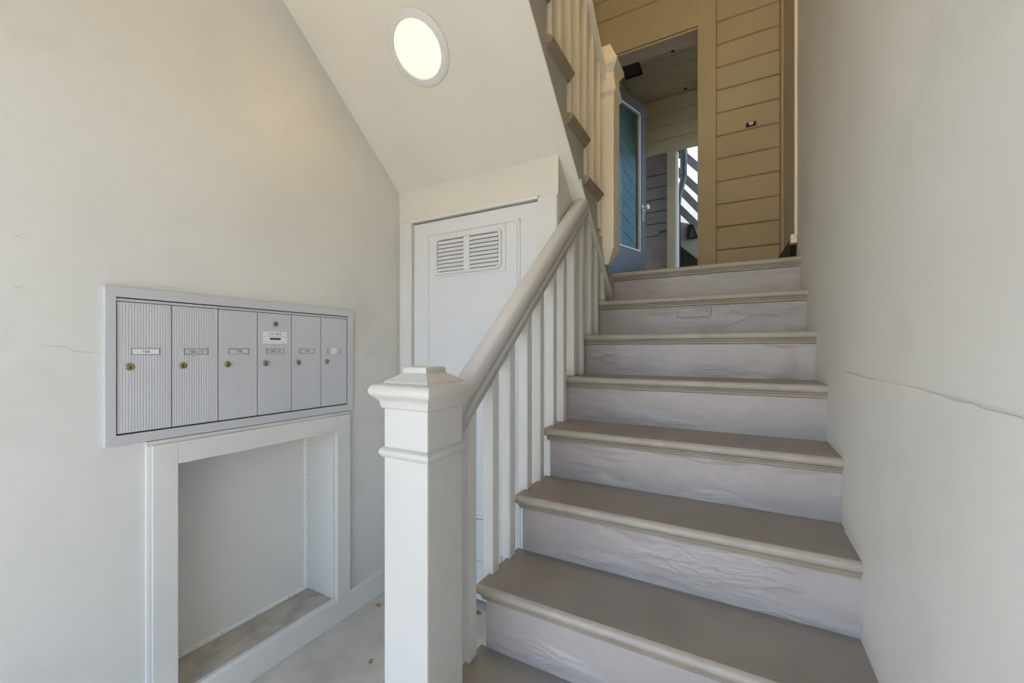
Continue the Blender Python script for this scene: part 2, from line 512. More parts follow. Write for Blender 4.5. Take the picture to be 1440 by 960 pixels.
for i in range(6):
    a, b = dys[i] + 0.0012, dys[i + 1] - 0.0012
    # ribbed door: the face is a row of shallow vertical flutes
    prof = [(XL + 0.003, a)]
    nr = 19
    for k in range(nr):
        p0 = a + (b - a) * k / nr
        q = (b - a) / nr
        prof += [(XL + 0.0117, p0 + q * 0.08), (XL + 0.0120, p0 + q * 0.25), (XL + 0.0120, p0 + q * 0.75), (XL + 0.0117, p0 + q * 0.92)]
    prof += [(XL + 0.003, b)]
    dr = obj('mailbox_door', MB().prism(prof, 'z', dz0, dz1), M['mail'], mb_root)
    lx = XL + 0.012
    ly, lz = a + 0.029, -0.051
    obj('lock', MB().lathe((lx, ly, lz), (1, 0, 0), [(0.0115, -0.002), (0.0115, 0.003), (0.010, 0.005), (0.0075, 0.0055), (0.0072, 0.0045), (0.001, 0.0045)], 20), M['brass'], dr, smooth=True)
    obj('keyhole', MB().box(lx + 0.004, lx + 0.0052, ly - 0.0016, ly + 0.0016, lz - 0.0065, lz + 0.003), M['black'], dr)
    p0, p1 = a + 0.034, a + 0.034 + 0.068
    obj('name_plate', MB().box(lx - 0.001, lx + 0.0006, p0, p1, -0.0125, 0.0045), M['label'] if i == 0 else M['plate'], dr)
    fm = MB()
    for y0_, y1_, z0_, z1_ in ((p0 - 0.002, p1 + 0.002, 0.0045, 0.0062), (p0 - 0.002, p1 + 0.002, -0.0142, -0.0125), (p0 - 0.002, p0, -0.0125, 0.0045), (p1, p1 + 0.002, -0.0125, 0.0045)):
        fm.box(lx - 0.001, lx + 0.0018, y0_, y1_, z0_, z1_)
    obj('name_plate_frame', fm, M['steel'], dr)
    if texts[i]:
        yc_ = (p0 + p1) / 2
        text_obj('lettering', texts[i], 0.0145, lambda tx, tyy, yc_=yc_: (lx + 0.0010, yc_ + tx, -0.004 + tyy), M['ink'], dr)
    else:
        obj('sticker', MB().box(lx + 0.0018, lx + 0.0023, p0 + 0.014, p0 + 0.046, -0.016, 0.011), M['label'], dr)
    if i == 3:
        obj('master_lock', MB().lathe((lx, 0.983, 0.106), (1, 0, 0), [(0.0105, -0.002), (0.0105, 0.003), (0.009, 0.0045), (0.001, 0.0045)], 18), M['steel'], dr, smooth=True)
        obj('keyhole', MB().box(lx + 0.004, lx + 0.0052, 0.9815, 0.9845, 0.099, 0.109), M['black'], dr)
        obj('postal_label', MB().box(lx - 0.001, lx + 0.0008, 0.933, 1.031, 0.0275, 0.075), M['label'], dr)
        text_obj('lettering', 'U.S. MAIL', 0.0135, lambda tx, tyy: (lx + 0.0012, 0.982 + tx, 0.0655 + tyy), M['ink'], dr, width=0.052)
        obj('printed_bar', MB().box(lx + 0.0004, lx + 0.0012, 0.960, 1.004, 0.0415, 0.0500), M['ink'], dr)
        obj('printed_rule', MB().box(lx + 0.0004, lx + 0.0011, 0.944, 1.020, 0.0550, 0.0560), M['ink'], dr)
        obj('printed_rule', MB().box(lx + 0.0004, lx + 0.0011, 0.940, 1.024, 0.0330, 0.0336), M['ink'], dr)
        for yy in (0.938, 1.026):
            obj('screw', MB().lathe((lx + 0.0008, yy, 0.0525), (1, 0, 0), [(0.002, 0), (0.001, 0.0008)], 8), M['steel'], dr)

# ------------------------------------------------------------------ niche below the mailboxes
nr_ = tag(empty('wall_niche', (XL, 0.96, -1.15)), 'framed recess with blank panel and dirty sill below the mailboxes', 'niche')
pr = 0.020
obj('jamb_board', MB().box(XL, XL + 0.0245, 0.583, ny0, -1.146, -0.303), M['trim'], nr_, bevel=0.002)
obj('jamb_foot', MB().box(XL + 0.0205, XL + 0.0245, 0.583, ny0, FL, -1.146), M['trim'], nr_)
obj('jamb_board', MB().box(XL, XL + 0.0245, ny1, 1.337, -1.170, -0.303), M['trim'], nr_, bevel=0.002)
obj('head_board', MB().box(XL, XL + 0.0250, ny0, ny1, nz1, -0.303), M['trim'], nr_, bevel=0.002)
obj('edge_bead', MB().box(XL, XL + 0.014, 0.571, 0.583, -1.147, -0.303), M['trim'], nr_, bevel=0.003)
obj('head_cap', MB().box(XL, XL + 0.012, 0.571, 1.345, -0.303, -0.290), M['trim'], nr_, bevel=0.002)
obj('panel', MB().box(XL - 0.206, XL - 0.196, ny0, ny1, nz0, nz1), M['panel'], nr_)
obj('sill', MB().box(XL - 0.196, XL + 0.004, ny0 + 0.001, ny1 - 0.001, nz0 - 0.019, nz0), M['sill'], nr_)
obj('lining', MB().box(XL - 0.196, XL, ny1 - 0.006, ny1 - 0.0005, nz0, nz1), M['trim'], nr_)
obj('lining', MB().box(XL - 0.196, XL, ny0 + 0.0005, ny0 + 0.006, nz0, nz1), M['trim'], nr_)
obj('lining', MB().box(XL - 0.196, XL, ny0 + 0.006, ny1 - 0.006, nz1 - 0.006, nz1 - 0.0005), M['trim'], nr_)
obj('corner_strip', MB().box(XL - 0.196, XL - 0.182, ny1 - 0.022, ny1 - 0.006, nz0, nz1 - 0.006), M['strip'], nr_, bevel=0.003)
obj('corner_strip', MB().box(XL - 0.196, XL - 0.180, ny0 + 0.006, ny1 - 0.022, nz0, nz0 + 0.016), M['strip'], nr_, bevel=0.003)
for k in range(5):
    obj('nail_head', MB().lathe((XL - 0.182, ny1 - 0.014, -1.02 + 0.14 * k), (1, 0, 0), [(0.003, 0), (0.002, 0.001)], 8), M['steel'], nr_)
for k in range(4):
    obj('nail_head', MB().lathe((XL - 0.180, 0.74 + 0.14 * k, nz0 + 0.008), (1, 0, 0), [(0.003, 0), (0.002, 0.001)], 8), M['steel'], nr_)

# ------------------------------------------------------------------ ceiling lamp in the soffit
nrm = Vector((0, -0.87, -1)).normalized()
lc = Vector((-1.147, 1.275, soff(1.275)))
lamp = tag(empty('ceiling_lamp', tuple(lc)), 'round white recessed lamp glowing in the sloping soffit', 'lamp')
obj('trim_ring', MB().lathe(lc, nrm, [(0.104, -0.004), (0.138, -0.002), (0.137, 0.005), (0.130, 0.009), (0.108, 0.010), (0.105, 0.006), (0.104, -0.004)], 48), M['white'], lamp, smooth=True)
obj('diffuser', MB().lathe(lc, nrm, [(0.105, 0.002), (0.104, 0.006), (0.06, 0.0085), (0.002, 0.009)], 40), M['lamp'], lamp, smooth=True)
lp = bpy.data.lights.new('lamp_glow', 'AREA')
lp.shape = 'DISK'
lp.size = 0.2
lp.energy = 0.6
lp.color = (1.0, 0.60, 0.16)
lpo = bpy.data.objects.new('lamp_glow', lp)
COL.objects.link(lpo)
lpo.location = lc + nrm * 0.02 + Vector((0, 0, H))
lpo.rotation_euler = nrm.to_track_quat('-Z', 'Y').to_euler()

# unseen globe light, added on the stairwell ceiling to warm the landing
gl = tag(empty('stairwell_fill_light', (-0.22, 1.15, ZTOP - 0.22)), 'unseen round globe light added above the steps to warm the landing', 'lamp')
obj('fill_light_base', MB().lathe((-0.22, 1.15, ZTOP), (0, 0, -1), [(0.08, 0), (0.08, 0.015), (0.05, 0.03), (0.03, 0.05)], 28), M['white'], gl, smooth=True)
obj('globe', MB().lathe((-0.22, 1.15, ZTOP - 0.045), (0, 0, -1), [(0.10 * math.sin(math.pi * k / 10) + 0.002, 0.10 - 0.10 * math.cos(math.pi * k / 10)) for k in range(11)], 28), M['globe'], gl, smooth=True)

# ------------------------------------------------------------------ lower staircase
st = tag(empty('staircase', (-0.2, 1.4, FL)), 'worn brown painted wooden stairs rising to the landing', 'stairs')
XS = -0.645
def nosing_profile(y, z):
    # (y,z) outline of a tread front: bullnose
    pts = []
    for k in range(7):
        a = math.radians(90 + 180 * k / 6)
        pts.append((y + 0.014 + 0.014 * math.cos(a), z - 0.014 + 0.014 * math.sin(a)))
    return pts
for i in range(0, 9):
    y, z = ty(i), tz(i)
    xl = -0.664 if i < 5 else (-0.700 if i < 8 else -0.652)
    yb = ty(i + 1) + 0.030 if i < 8 else Y8 + 0.16
    # tread board
    mbt = MB()
    mbt.prism([(y + 0.014, z), (yb, z), (yb, z - 0.028), (y + 0.014, z - 0.028)], 'x', xl, XR)
    tr = obj('tread', mbt, M['tread'], st)
    obj('nosing', MB().prism(nosing_profile(y, z), 'x', xl - 0.001, XR), M['nosing'], tr, smooth=True)
    # cove moulding below the nosing
    cp = [(y + 0.010, z - 0.028), (y + 0.011, z - 0.033), (y + 0.017, z - 0.036), (y + 0.018, z - 0.044), (y + 0.026, z - 0.047), (y + 0.030, z - 0.047), (y + 0.030, z - 0.028)]
    obj('cove_moulding', MB().prism(cp, 'x', (xl if i >= 5 else XS - 0.008), XR), M['cove'], st)
    # riser below this tread
    zb = tz(i - 1) if i > 0 else FL
    obj('riser', MB().box((XS if i < 5 else xl), XR, y + 0.028, y + 0.046, zb, z - 0.028), M['riser'], st)
    if i < 5:
        obj('side_board', MB().box(XS, XS + 0.02, y + 0.046, yb, FL, z - 0.028), M['white'], st)
# small painted-over plate on the riser below tread seven
px0, px1, pz0, pz1 = -0.272, -0.122, 0.158, 0.206
ypl = ty(7) + 0.028
def rrect(g, yy):
    r_ = 0.012
    pts = []
    for cx, cz, a0 in ((px1 - r_, pz1 - r_, 0), (px0 + r_, pz1 - r_, 90), (px0 + r_, pz0 + r_, 180), (px1 - r_, pz0 + r_, 270)):
        for k in range(4):
            a = math.radians(a0 + 30 * k)
            pts.append((cx + (r_ + g) * math.cos(a), yy, cz + (r_ + g) * math.sin(a)))
    return pts
pl = obj('plate', MB().loft([rrect(0.002, ypl), rrect(0.001, ypl - 0.003), rrect(-0.001, ypl - 0.006), rrect(-0.004, ypl - 0.006), rrect(-0.006, ypl - 0.004)]), M['riser'], st)
for x in (px0 + 0.012, px1 - 0.012):
    obj('screw', MB().lathe((x, ypl - 0.004, 0.182), (0, -1, 0), [(0.005, 0), (0.003, 0.002)], 10), M['steel'], pl)
struct(obj('floor_landing', MB().box(XL, XR, Y8 + 0.16, YW, Z8 - 0.10, Z8), M['tread']), 'painted landing floor at the top of the stairs')

# ------------------------------------------------------------------ lower balustrade
rl = tag(empty('stair_railing', (-0.666, 0.763, FL)), 'white wooden stair railing with square newel and balusters', 'railing')
NX, NY = -0.666, 0.763
obj('newel_post', MB().sqlathe(NX, NY, [(0.066, FL), (0.066, -0.132)]), M['newel'], rl, bevel=0.005)
obj('newel_collar', MB().sqlathe(NX, NY, [(0.066, -0.251), (0.069, -0.249), (0.074, -0.243), (0.0755, -0.237), (0.074, -0.231), (0.068, -0.226), (0.066, -0.225)]), M['newel'], rl, bevel=0.002, smooth=True)
obj('newel_cap', MB().sqlathe(NX, NY, [(0.066, -0.136), (0.070, -0.134), (0.072, -0.128), (0.073, -0.121), (0.078, -0.113), (0.086, -0.107), (0.0905, -0.101), (0.092, -0.094), (0.0905, -0.087), (0.086, -0.081), (0.079, -0.078), (0.068, -0.077), (0.066, -0.072), (0.037, -0.054), (0.036, -0.053), (0.0355, -0.042), (0.033, -0.039)]), M['newel'], rl, bevel=0.0025, smooth=True)

RX = -0.668
def rail_top(y): return -0.073 + 0.85 * (y - 0.925)
prof = [(-0.019, -0.122), (-0.024, -0.118), (-0.026, -0.104), (-0.030, -0.098), (-0.031, -0.084), (-0.026, -0.078), (-0.021, -0.073), (-0.031, -0.062), (-0.035, -0.050), (-0.035, -0.032), (-0.031, -0.014), (-0.020, -0.003), (-0.007, 0.0)]
prof = prof + [(-a, b) for a, b in reversed(prof)]
def rail_end(dz):
    # rail line plus dz meets the soffit
    return (0.866 + 0.87 * YC + 0.073 + 0.85 * 0.925 - dz) / (0.85 + 0.87)
r0 = [(RX + a, NY + 0.064, rail_top(NY + 0.064) + b) for a, b in prof]
r1 = [(RX + a, rail_end(b), rail_top(rail_end(b)) + b) for a, b in prof]
obj('handrail', MB().loft([r0, r1]), M['railgrey'], rl, smooth=True)
BW = 0.036
bx0, bx1 = -0.686, -0.650
for i in range(1, 8):
    for off in (0.073, 0.178):
        y0 = ty(i) + off
        if i == 1 and off < 0.1:
            continue
        y1 = y0 + BW
        def top(y): return min(rail_top(y) - 0.100, soff(y) - 0.002)
        t0, t1 = top(y0), top(y1)
        if t1 - tz(i) < 0.05 or y1 > 2.30:
            continue
        m = MB()
        xa, xb = bx0, bx1
        m.prism([(y0, tz(i)), (y1, tz(i)), (y1, t1), (y0, t0)], 'x', xa, xb)
        obj('baluster', m, M['white'], rl, bevel=0.0025)

# ------------------------------------------------------------------ upper flight
uf = tag(empty('upper_staircase', (-0.9, 1.6, Z8)), 'cream upper flight doubling back above the mailboxes with tan treads', 'stairs')
UR = 0.212
UY1 = 2.268                      # first upper riser
zig = []
NU = 9
pts_top = []
for k in range(1, NU + 1):
    yr = UY1 - (k - 1) * UR
    zt = Z8 + k * RISE - 0.028
    pts_top += [(yr, zt - RISE), (yr, zt)]
yl = UY1 - NU * UR
pts_top.append((yl, Z8 + NU * RISE - 0.028))
bot = [(yl, soff(yl)), (2.36, soff(2.36)), (2.36, Z8 - 0.03), (UY1, Z8 - 0.03)]
poly = [(yl, soff(yl) + 0.004), (2.36, soff(2.36) + 0.004), (2.36, Z8 + 0.0)] + pts_top
obj('stringer', MB().prism(poly, 'x', -0.680, -0.645), M['stringer'], uf)
# thin edge strip along the foot of the stringer
es = [(1.80, soff(1.80) + 0.0), (2.36, soff(2.36)), (2.36, soff(2.36) + 0.020), (1.80, soff(1.80) + 0.020)]
obj('edge_strip', MB().prism(es, 'x', -0.646, -0.639), M['white'], uf)
URZ = lambda y: 1.50 + 0.88 * (2.145 - y)
for k in range(1, NU + 1):
    yr = UY1 - (k - 1) * UR
    z = Z8 + k * RISE
    if k == 1:
        obj('tread', MB().box(XL + 0.002, -0.684, yr - UR, yr - 0.13, z - 0.028, z), M['tan_tread'], uf)
    else:
        t = MB().box(XL + 0.002, -0.632, yr - UR, yr + 0.024, z - 0.028, z)
        tt = obj('tread', t, M['tan_tread'], uf)
        # return nosing with its moulding along the open end
        prf = [(-0.632, z), (-0.624, z - 0.002), (-0.618, z - 0.008), (-0.617, z - 0.015), (-0.620, z - 0.023), (-0.626, z - 0.028), (-0.630, z - 0.031),
               (-0.632, z - 0.036), (-0.637, z - 0.042), (-0.644, z - 0.046), (-0.650, z - 0.047), (-0.650, z - 0.028), (-0.632, z - 0.028)]
        obj('return_nosing', MB().prism(prf, 'y', yr - UR + 0.004, yr + 0.026), M['tan_tread'], uf, smooth=False)
    obj('riser', MB().box(XL + 0.002, -0.684, yr - 0.018, yr, z - RISE, z - 0.028), M['cream'], uf)
    for off in (0.045, 0.150):
        y0 = yr - UR + off - 0.016
        if k == 1 and off > 0.1:
            continue
        if k == 1:
            pass
        m = MB().prism([(y0, z), (y0 + 0.028, z), (y0 + 0.028, URZ(y0 + 0.028) - 0.05), (y0, URZ(y0) - 0.05)], 'x', -0.672, -0.640)
        if y0 + 0.034 < 2.14:
            obj('baluster', m, M['cream'], uf, bevel=0.002)
# upper newel with a pointed foot
UX, UYc, uh = -0.6415, 2.2075, 0.0575
obj('newel_post', MB().sqlathe(UX, UYc, [(0.018, 0.462), (uh, 0.545), (uh, 1.50)]), M['cream'], uf, bevel=0.003)
obj('newel_collar', MB().sqlathe(UX, UYc, [(uh, 1.350), (uh + 0.012, 1.366), (uh + 0.012, 1.378), (uh, 1.440)]), M['cream'], uf, bevel=0.002)
obj('newel_cap', MB().sqlathe(UX, UYc, [(uh, 1.480), (uh + 0.006, 1.490), (uh + 0.018, 1.505), (uh + 0.022, 1.525), (uh + 0.018, 1.54), (uh + 0.012, 1.548), (0.030, 1.640), (0.002, 1.642)]), M['cream'], uf, bevel=0.002)
uprof = [(-0.026, -0.055), (-0.018, -0.045), (-0.024, -0.036), (-0.029, -0.020), (-0.024, -0.006), (-0.010, 0.0)]
uprof = uprof + [(-a, b) for a, b in reversed(uprof)]
ya, yb_ = 2.155, 0.60
obj('handrail', MB().loft([[(-0.652 + a, ya, URZ(ya) + b) for a, b in uprof], [(-0.652 + a, yb_, URZ(yb_) + b) for a, b in uprof]]), M['cream'], uf, smooth=True)

# ------------------------------------------------------------------ landing wall with doorway, lap boards one by one
OX0, OX1, OZ1 = -1.105, -0.293, 2.515        # clear opening
wl = MB()
wl.box(XL, OX0 - 0.02, YW + 0.02, YW + 0.13, Z8 - 0.1, ZTOP)
wl.box(OX1 + 0.02, XR + 0.3, YW + 0.02, YW + 0.13, Z8 - 0.1, ZTOP)
wl.box(OX0 - 0.02, OX1 + 0.02, YW + 0.02, YW + 0.13, OZ1 + 0.02, ZTOP)
wall_back = struct(obj('wall_back', wl, M['siding']), 'tan boarded wall at the head of the stairs')
BP = 0.174
def board(parent, x0, x1, z0, z1, y, mt, sgn=1):
    g = 0.0035
    p = [(y + 0.02 * sgn, z0), (y + 0.012 * sgn, z0 + 0.0005), (y + 0.009 * sgn, z0 + 0.001), (y, z0 + g + 0.004), (y, z1 - g - 0.004), (y + 0.009 * sgn, z1 - 0.001), (y + 0.02 * sgn, z1)]
    return obj('siding_board', MB().prism(p, 'x', x0, x1), mt, parent)
z = 1.979 - 9 * BP
while z < ZTOP - 0.01:
    z1 = min(z + BP, ZTOP)
    za = max(z, Z8 + 0.001)
    if z1 > Z8 + 0.02:
        board(wall_back, -0.160, XR - 0.001, za, z1, YW, M['siding'])
        if z1 > 2.70:
            board(wall_back, XL, -0.161, max(za, 2.690), z1, YW, M['siding'])
    z += BP
obj('casing', MB().box(-0.291, -0.162, YW - 0.016, YW + 0.02, Z8, 2.69), M['siding'], wall_back, bevel=0.003)
obj('casing', MB().box(OX0 - 0.13, OX0 - 0.002, YW - 0.016, YW + 0.02, Z8, 2.69), M['siding'], wall_back, bevel=0.003)
obj('head_casing', MB().box(OX0 - 0.002, -0.291, YW - 0.016, YW + 0.02, OZ1 + 0.002, 2.69), M['siding'], wall_back, bevel=0.003)
obj('jamb', MB().box(OX1, OX1 + 0.018, YW - 0.006, YW + 0.14, Z8, OZ1), M['siding'], wall_back, bevel=0.002)
obj('jamb', MB().box(OX0 - 0.018, OX0, YW - 0.006, YW + 0.14, Z8, OZ1), M['siding'], wall_back, bevel=0.002)
obj('head_jamb', MB().box(OX0, OX1, YW - 0.006, YW + 0.14, OZ1 - 0.018, OZ1), M['siding'], wall_back, bevel=0.002)
# right side of the landing: tan boards and a lit corner strip
wr2 = struct(obj('wall_landing', MB().box(XR + 0.004, XR + 0.3, 2.50, YW + 0.02, Z8 - 0.1, ZTOP), M['siding']), 'tan side wall of the landing')
obj('corner_board', MB().box(XR - 0.008, XR + 0.004, 3.30, YW - 0.001, Z8, ZTOP), M['siding'], wr2, bevel=0.002)
struct(obj('trim_1', MB().box(XR - 0.011, XR + 0.004, 2.497, 2.520, Z8 + 0.13, ZTOP), M['cream'], bevel=0.001), 'cream corner strip at the end of the right wall')
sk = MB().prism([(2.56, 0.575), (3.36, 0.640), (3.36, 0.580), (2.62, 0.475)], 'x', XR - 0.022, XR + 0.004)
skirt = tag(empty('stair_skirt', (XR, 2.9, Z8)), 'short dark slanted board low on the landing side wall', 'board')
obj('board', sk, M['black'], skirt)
obj('end_block', MB().box(XR - 0.026, XR + 0.002, 2.515, 2.565, 0.545, 0.590), M['cream'], skirt, bevel=0.003)

# little dark bracket on the boards
br = tag(empty('wall_bracket', (0.066, YW, 1.66)), 'tiny black wall bracket with pale centre on the tan boards', 'bracket')
obj('bracket_arm', MB().box(0.034, 0.052, YW - 0.018, YW, 1.652, 1.672), M['black'], br, bevel=0.001)
obj('bracket_arm', MB().box(0.080, 0.098, YW - 0.018, YW, 1.652, 1.672), M['black'], br, bevel=0.001)
obj('centre', MB().box(0.052, 0.080, YW - 0.014, YW, 1.656, 1.669), M['label'], br, bevel=0.001)
obj('back_strip', MB().box(0.036, 0.096, YW - 0.004, YW, 1.649, 1.655), M['black'], br)

# ------------------------------------------------------------------ hall behind the doorway
HX0, HX1 = -1.14, 0.35
HZ = 3.03
struct(obj('floor_hall', MB().box(HX0 - 0.3, HX1 + 0.2, YW, YB + 0.2, Z8 - 0.12, Z8 - 0.002), M['tread']), 'hall floor behind the doorway')
hl = MB().box(HX0 - 0.15, HX0 - 0.02, YW + 0.13, YB, Z8 - 0.1, HZ + 0.3)
wall_hl = struct(obj('wall_hall_left', hl, M['siding']), 'boarded hall wall behind the glazed door')
def board_y(parent, y0, y1, z0, z1, x, mt):
    g = 0.0035
    p = [(x - 0.02, z0), (x - 0.009, z0 + 0.001), (x, z0 + g + 0.004), (x, z1 - g - 0.004), (x - 0.009, z1 - 0.001), (x - 0.02, z1)]
    return obj('siding_board', MB().prism(p, 'y', y0, y1), mt, parent)
for k in range(16):
    z0_ = Z8 + 0.001 + k * BP
    board_y(wall_hl, YW + 0.145, YB, z0_, min(z0_ + BP, HZ), HX0, M['siding'])
    if z0_ + BP >= HZ: break
# right hall wall; its unseen window is added to bring in blue skylight
wy0, wy1, wz0, wz1 = 3.72, 5.0, 1.0, 2.7
hr = MB()
hr.box(HX1, HX1 + 0.14, YW + 0.13, wy0, Z8 - 0.1, HZ + 0.3)
hr.box(HX1, HX1 + 0.14, wy1, YB + 0.12, Z8 - 0.1, HZ + 0.3)
hr.box(HX1, HX1 + 0.14, wy0, wy1, Z8 - 0.1, wz0)
hr.box(HX1, HX1 + 0.14, wy0, wy1, wz1, HZ + 0.3)
struct(obj('wall_hall_right', hr, M['siding']), 'hall wall with an unseen open window added for blue light')
# back wall, boards above the far opening
FX0, FX1, FZ = -1.10, -0.30, 2.415
hb = MB()
hb.box(HX0 - 0.15, FX0, YB + 0.02, YB + 0.12, Z8 - 0.1, HZ + 0.3)
hb.box(FX1, HX1, YB + 0.02, YB + 0.12, Z8 - 0.1, HZ + 0.3)
hb.box(FX0, FX1, YB + 0.02, YB + 0.12, FZ, HZ + 0.3)
wall_hb = struct(obj('wall_hall_back', hb, M['siding']), 'boarded end wall of the hall above the far opening')
zs = [2.455, 2.534, 2.690, 2.847, 3.029]
for k in range(4):
    board(wall_hb, HX0, HX1 - 0.001, zs[k], zs[k + 1], YB, M['siding'])
obj('head_casing', MB().box(HX0 + 0.002, HX1 - 0.001, YB - 0.02, YB + 0.02, FZ - 0.045, 2.455), M['siding'], wall_hb, bevel=0.003)
obj('mullion_post', MB().box(-0.770, -0.676, YB - 0.01, YB + 0.09, Z8, FZ - 0.045), M['siding'], wall_hb, bevel=0.003)
obj('mullion_edge', MB().box(-0.675, -0.652, YB + 0.03, YB + 0.09, Z8, FZ - 0.045), M['pale'], wall_hb, bevel=0.003)
# ceiling boards
hc = struct(obj('ceiling_hall', MB().box(HX0 - 0.15, HX1 + 0.14, YW + 0.13, YB + 0.12, HZ + 0.02, HZ + 0.12), M['siding']), 'boarded hall ceiling')
y = YB - 0.002
while y > YW + 0.2:
    y0_ = max(y - 0.175, YW + 0.14)
    g = 0.0035
    p = [(y0_, HZ + 0.02), (y0_ + 0.001, HZ + 0.009), (y0_ + g + 0.004, HZ), (y - g - 0.004, HZ), (y - 0.001, HZ + 0.009), (y, HZ + 0.02)]
    obj('ceiling_board', MB().prism(p, 'x', HX0, HX1), M['siding'], hc)
    y -= 0.175
hatch = tag(empty('ceiling_hatch', (-1.03, 4.48, HZ - 0.012)), 'dark hatch with black rim in the hall ceiling', 'hatch')
obj('hatch_panel', MB().box(-1.12, -0.95, 4.39, 4.60, HZ - 0.008, HZ), M['darkwood'], hatch)
hr2 = MB().box(-0.955, -0.935, 4.37, 4.62, HZ - 0.016, HZ).box(-1.12, -0.955, 4.60, 4.62, HZ - 0.016, HZ)
obj('hatch_rim', hr2, M['black'], hatch)
for i, (x, y) in enumerate(((-0.60, 4.42), (-0.56, 5.13))):
    tag(obj('ceiling_hook', MB().lathe((x, y, HZ), (0, 0, -1), [(0.016, 0), (0.015, 0.010), (0.008, 0.018), (0.001, 0.020)], 14), M['black'], smooth=True),
        ('small dark knob on the hall ceiling nearest the doorway head', 'small dark knob on the hall ceiling above the far opening')[i], 'knob')

# open glazed door
hx, hy = -1.10, YW + 0.15
fx, fy = -0.878, 4.315
du = Vector((fx - hx, fy - hy, 0))
LW = du.length
du.normalize()
dn = Vector((du.y, -du.x, 0))         # towards +x
def DP(u, t, zz):
    p = Vector((hx, hy, 0)) + du * u + dn * t
    return (p.x, p.y, zz)
def dbox(mb, u0, u1, t0, t1, z0, z1):
    vs_ = [DP(u, t, zz) for zz in (z0, z1) for t in (t0, t1) for u in (u0, u1)]
    mb.add(vs_, [(0, 2, 3, 1), (4, 5, 7, 6), (0, 1, 5, 4), (2, 6, 7, 3), (0, 4, 6, 2), (1, 3, 7, 5)])
    return mb
d2 = struct(empty('door_2', (hx, hy, Z8)), 'grey glazed door standing open into the hall')
dz_0, dz_1 = Z8 + 0.008, 2.475
gz_0, gz_1 = 0.98, 2.355
st_w = 0.115
obj('stile', dbox(MB(), 0, st_w, 0, 0.04, dz_0, dz_1), M['doorgrey'], d2, bevel=0.002)
obj('stile', dbox(MB(), LW - st_w, LW, 0, 0.04, dz_0, dz_1), M['doorgrey'], d2, bevel=0.002)
obj('top_rail', dbox(MB(), st_w, LW - st_w, 0, 0.04, gz_1, dz_1), M['doorgrey'], d2)
obj('bottom_rail', dbox(MB(), st_w, LW - st_w, 0, 0.04, dz_0, gz_0), M['doorgrey'], d2)
obj('glass_pane', dbox(MB(), st_w, LW - st_w, 0.018, 0.022, gz_0, gz_1), M['glass'], d2)
for a in (dbox(MB(), LW - st_w - 0.014, LW - st_w, 0.022, 0.046, gz_0, gz_1), dbox(MB(), st_w, st_w + 0.014, 0.022, 0.046, gz_0, gz_1),
          dbox(MB(), st_w, LW - st_w, 0.022, 0.046, gz_0, gz_0 + 0.014), dbox(MB(), st_w, LW - st_w, 0.022, 0.046, gz_1 - 0.014, gz_1)):
    obj('glazing_bead', a, M['trim'], d2)
kp = Vector(DP(LW - 0.06, 0.04, 1.425))
obj('door_knob', MB().lathe(kp, dn, [(0.030, 0), (0.030, 0.004), (0.010, 0.008), (0.010, 0.030), (0.024, 0.040), (0.028, 0.052), (0.022, 0.064), (0.004, 0.068)], 20), M['label'], d2, smooth=True)
obj('key_plate', dbox(MB(), LW - 0.08, LW - 0.04, 0.04, 0.044, 1.29, 1.40), M['steel'], d2)

# ------------------------------------------------------------------ court seen through the far opening
struct(obj('ground_court', MB().box(-6, 6, YB + 0.2, 14, Z8 - 0.3, Z8 - 0.12), M['beige']), 'court ground beyond the hall')
struct(obj('wall_court', MB().box(-3.2, 3.5, 7.3, 7.5, Z8 - 0.12, 5.0), M['pale']), 'pale sunlit wall across the court')
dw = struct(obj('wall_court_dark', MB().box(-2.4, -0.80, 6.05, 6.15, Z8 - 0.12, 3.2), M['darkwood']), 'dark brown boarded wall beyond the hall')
for k in range(9):
    zz = 1.10 + k * 0.17
    obj('siding_board', MB().prism([(6.05, zz), (6.03, zz + 0.002), (6.042, zz + 0.166), (6.05, zz + 0.168)], 'x', -2.4, -0.80), M['darkwood'], dw)
struct(obj('shade_roof_court', MB().box(-3.2, -0.72, YB + 0.12, 6.9, 3.0, 3.1), M['darkwood']), 'unseen dark roof added to shade the near side of the court')  # unseen roof added so the dark boarded wall stays out of the sun
struct(obj('shade_wall_court', MB().box(-3.2, -3.1, YB + 0.12, 7.3, Z8 - 0.12, 3.0), M['darkwood']), 'unseen dark side wall added to shade the court')  # unseen wall, added with the roof to shade the dark boards
step = tag(empty('dark_steps', (-1.0, 5.9, Z8 - 0.12)), 'dark stepped block in shade beyond the hall', 'steps')
obj('step_block', MB().prism([(-1.25, Z8 - 0.12), (-0.82, Z8 - 0.12), (-0.82, 1.60), (-0.95, 1.60), (-0.95, 1.45), (-1.25, 1.40)], 'y', 5.85, 5.98), M['darkwood'], step)
obj('step_cap', MB().box(-0.97, -0.81, 5.84, 5.99, 1.60, 1.625), M['black'], step)
sp = tag(empty('downspout', (-0.63, 5.6, 1.1)), 'grey metal downspout with an elbow beyond the hall', 'downspout')
obj('pipe', MB().tube([(-0.632, 5.6, 3.1), (-0.632, 5.6, 2.22)], 0.042, 14), M['zinc'], sp, smooth=True)
obj('elbow', MB().tube([(-0.632, 5.6, 2.25), (-0.634, 5.6, 2.18), (-0.660, 5.6, 2.06), (-0.690, 5.6, 1.95), (-0.696, 5.6, 1.88)], 0.036, 14), M['zinc'], sp, smooth=True)
obj('lower_pipe', MB().tube([(-0.698, 5.6, 1.90), (-0.698, 5.6, Z8 - 0.12)], 0.020, 12), M['zinc'], sp, smooth=True)
post = tag(empty('railing_post', (-0.735, 6.0, Z8 - 0.12)), 'slim black post right of the downspout foot', 'post')
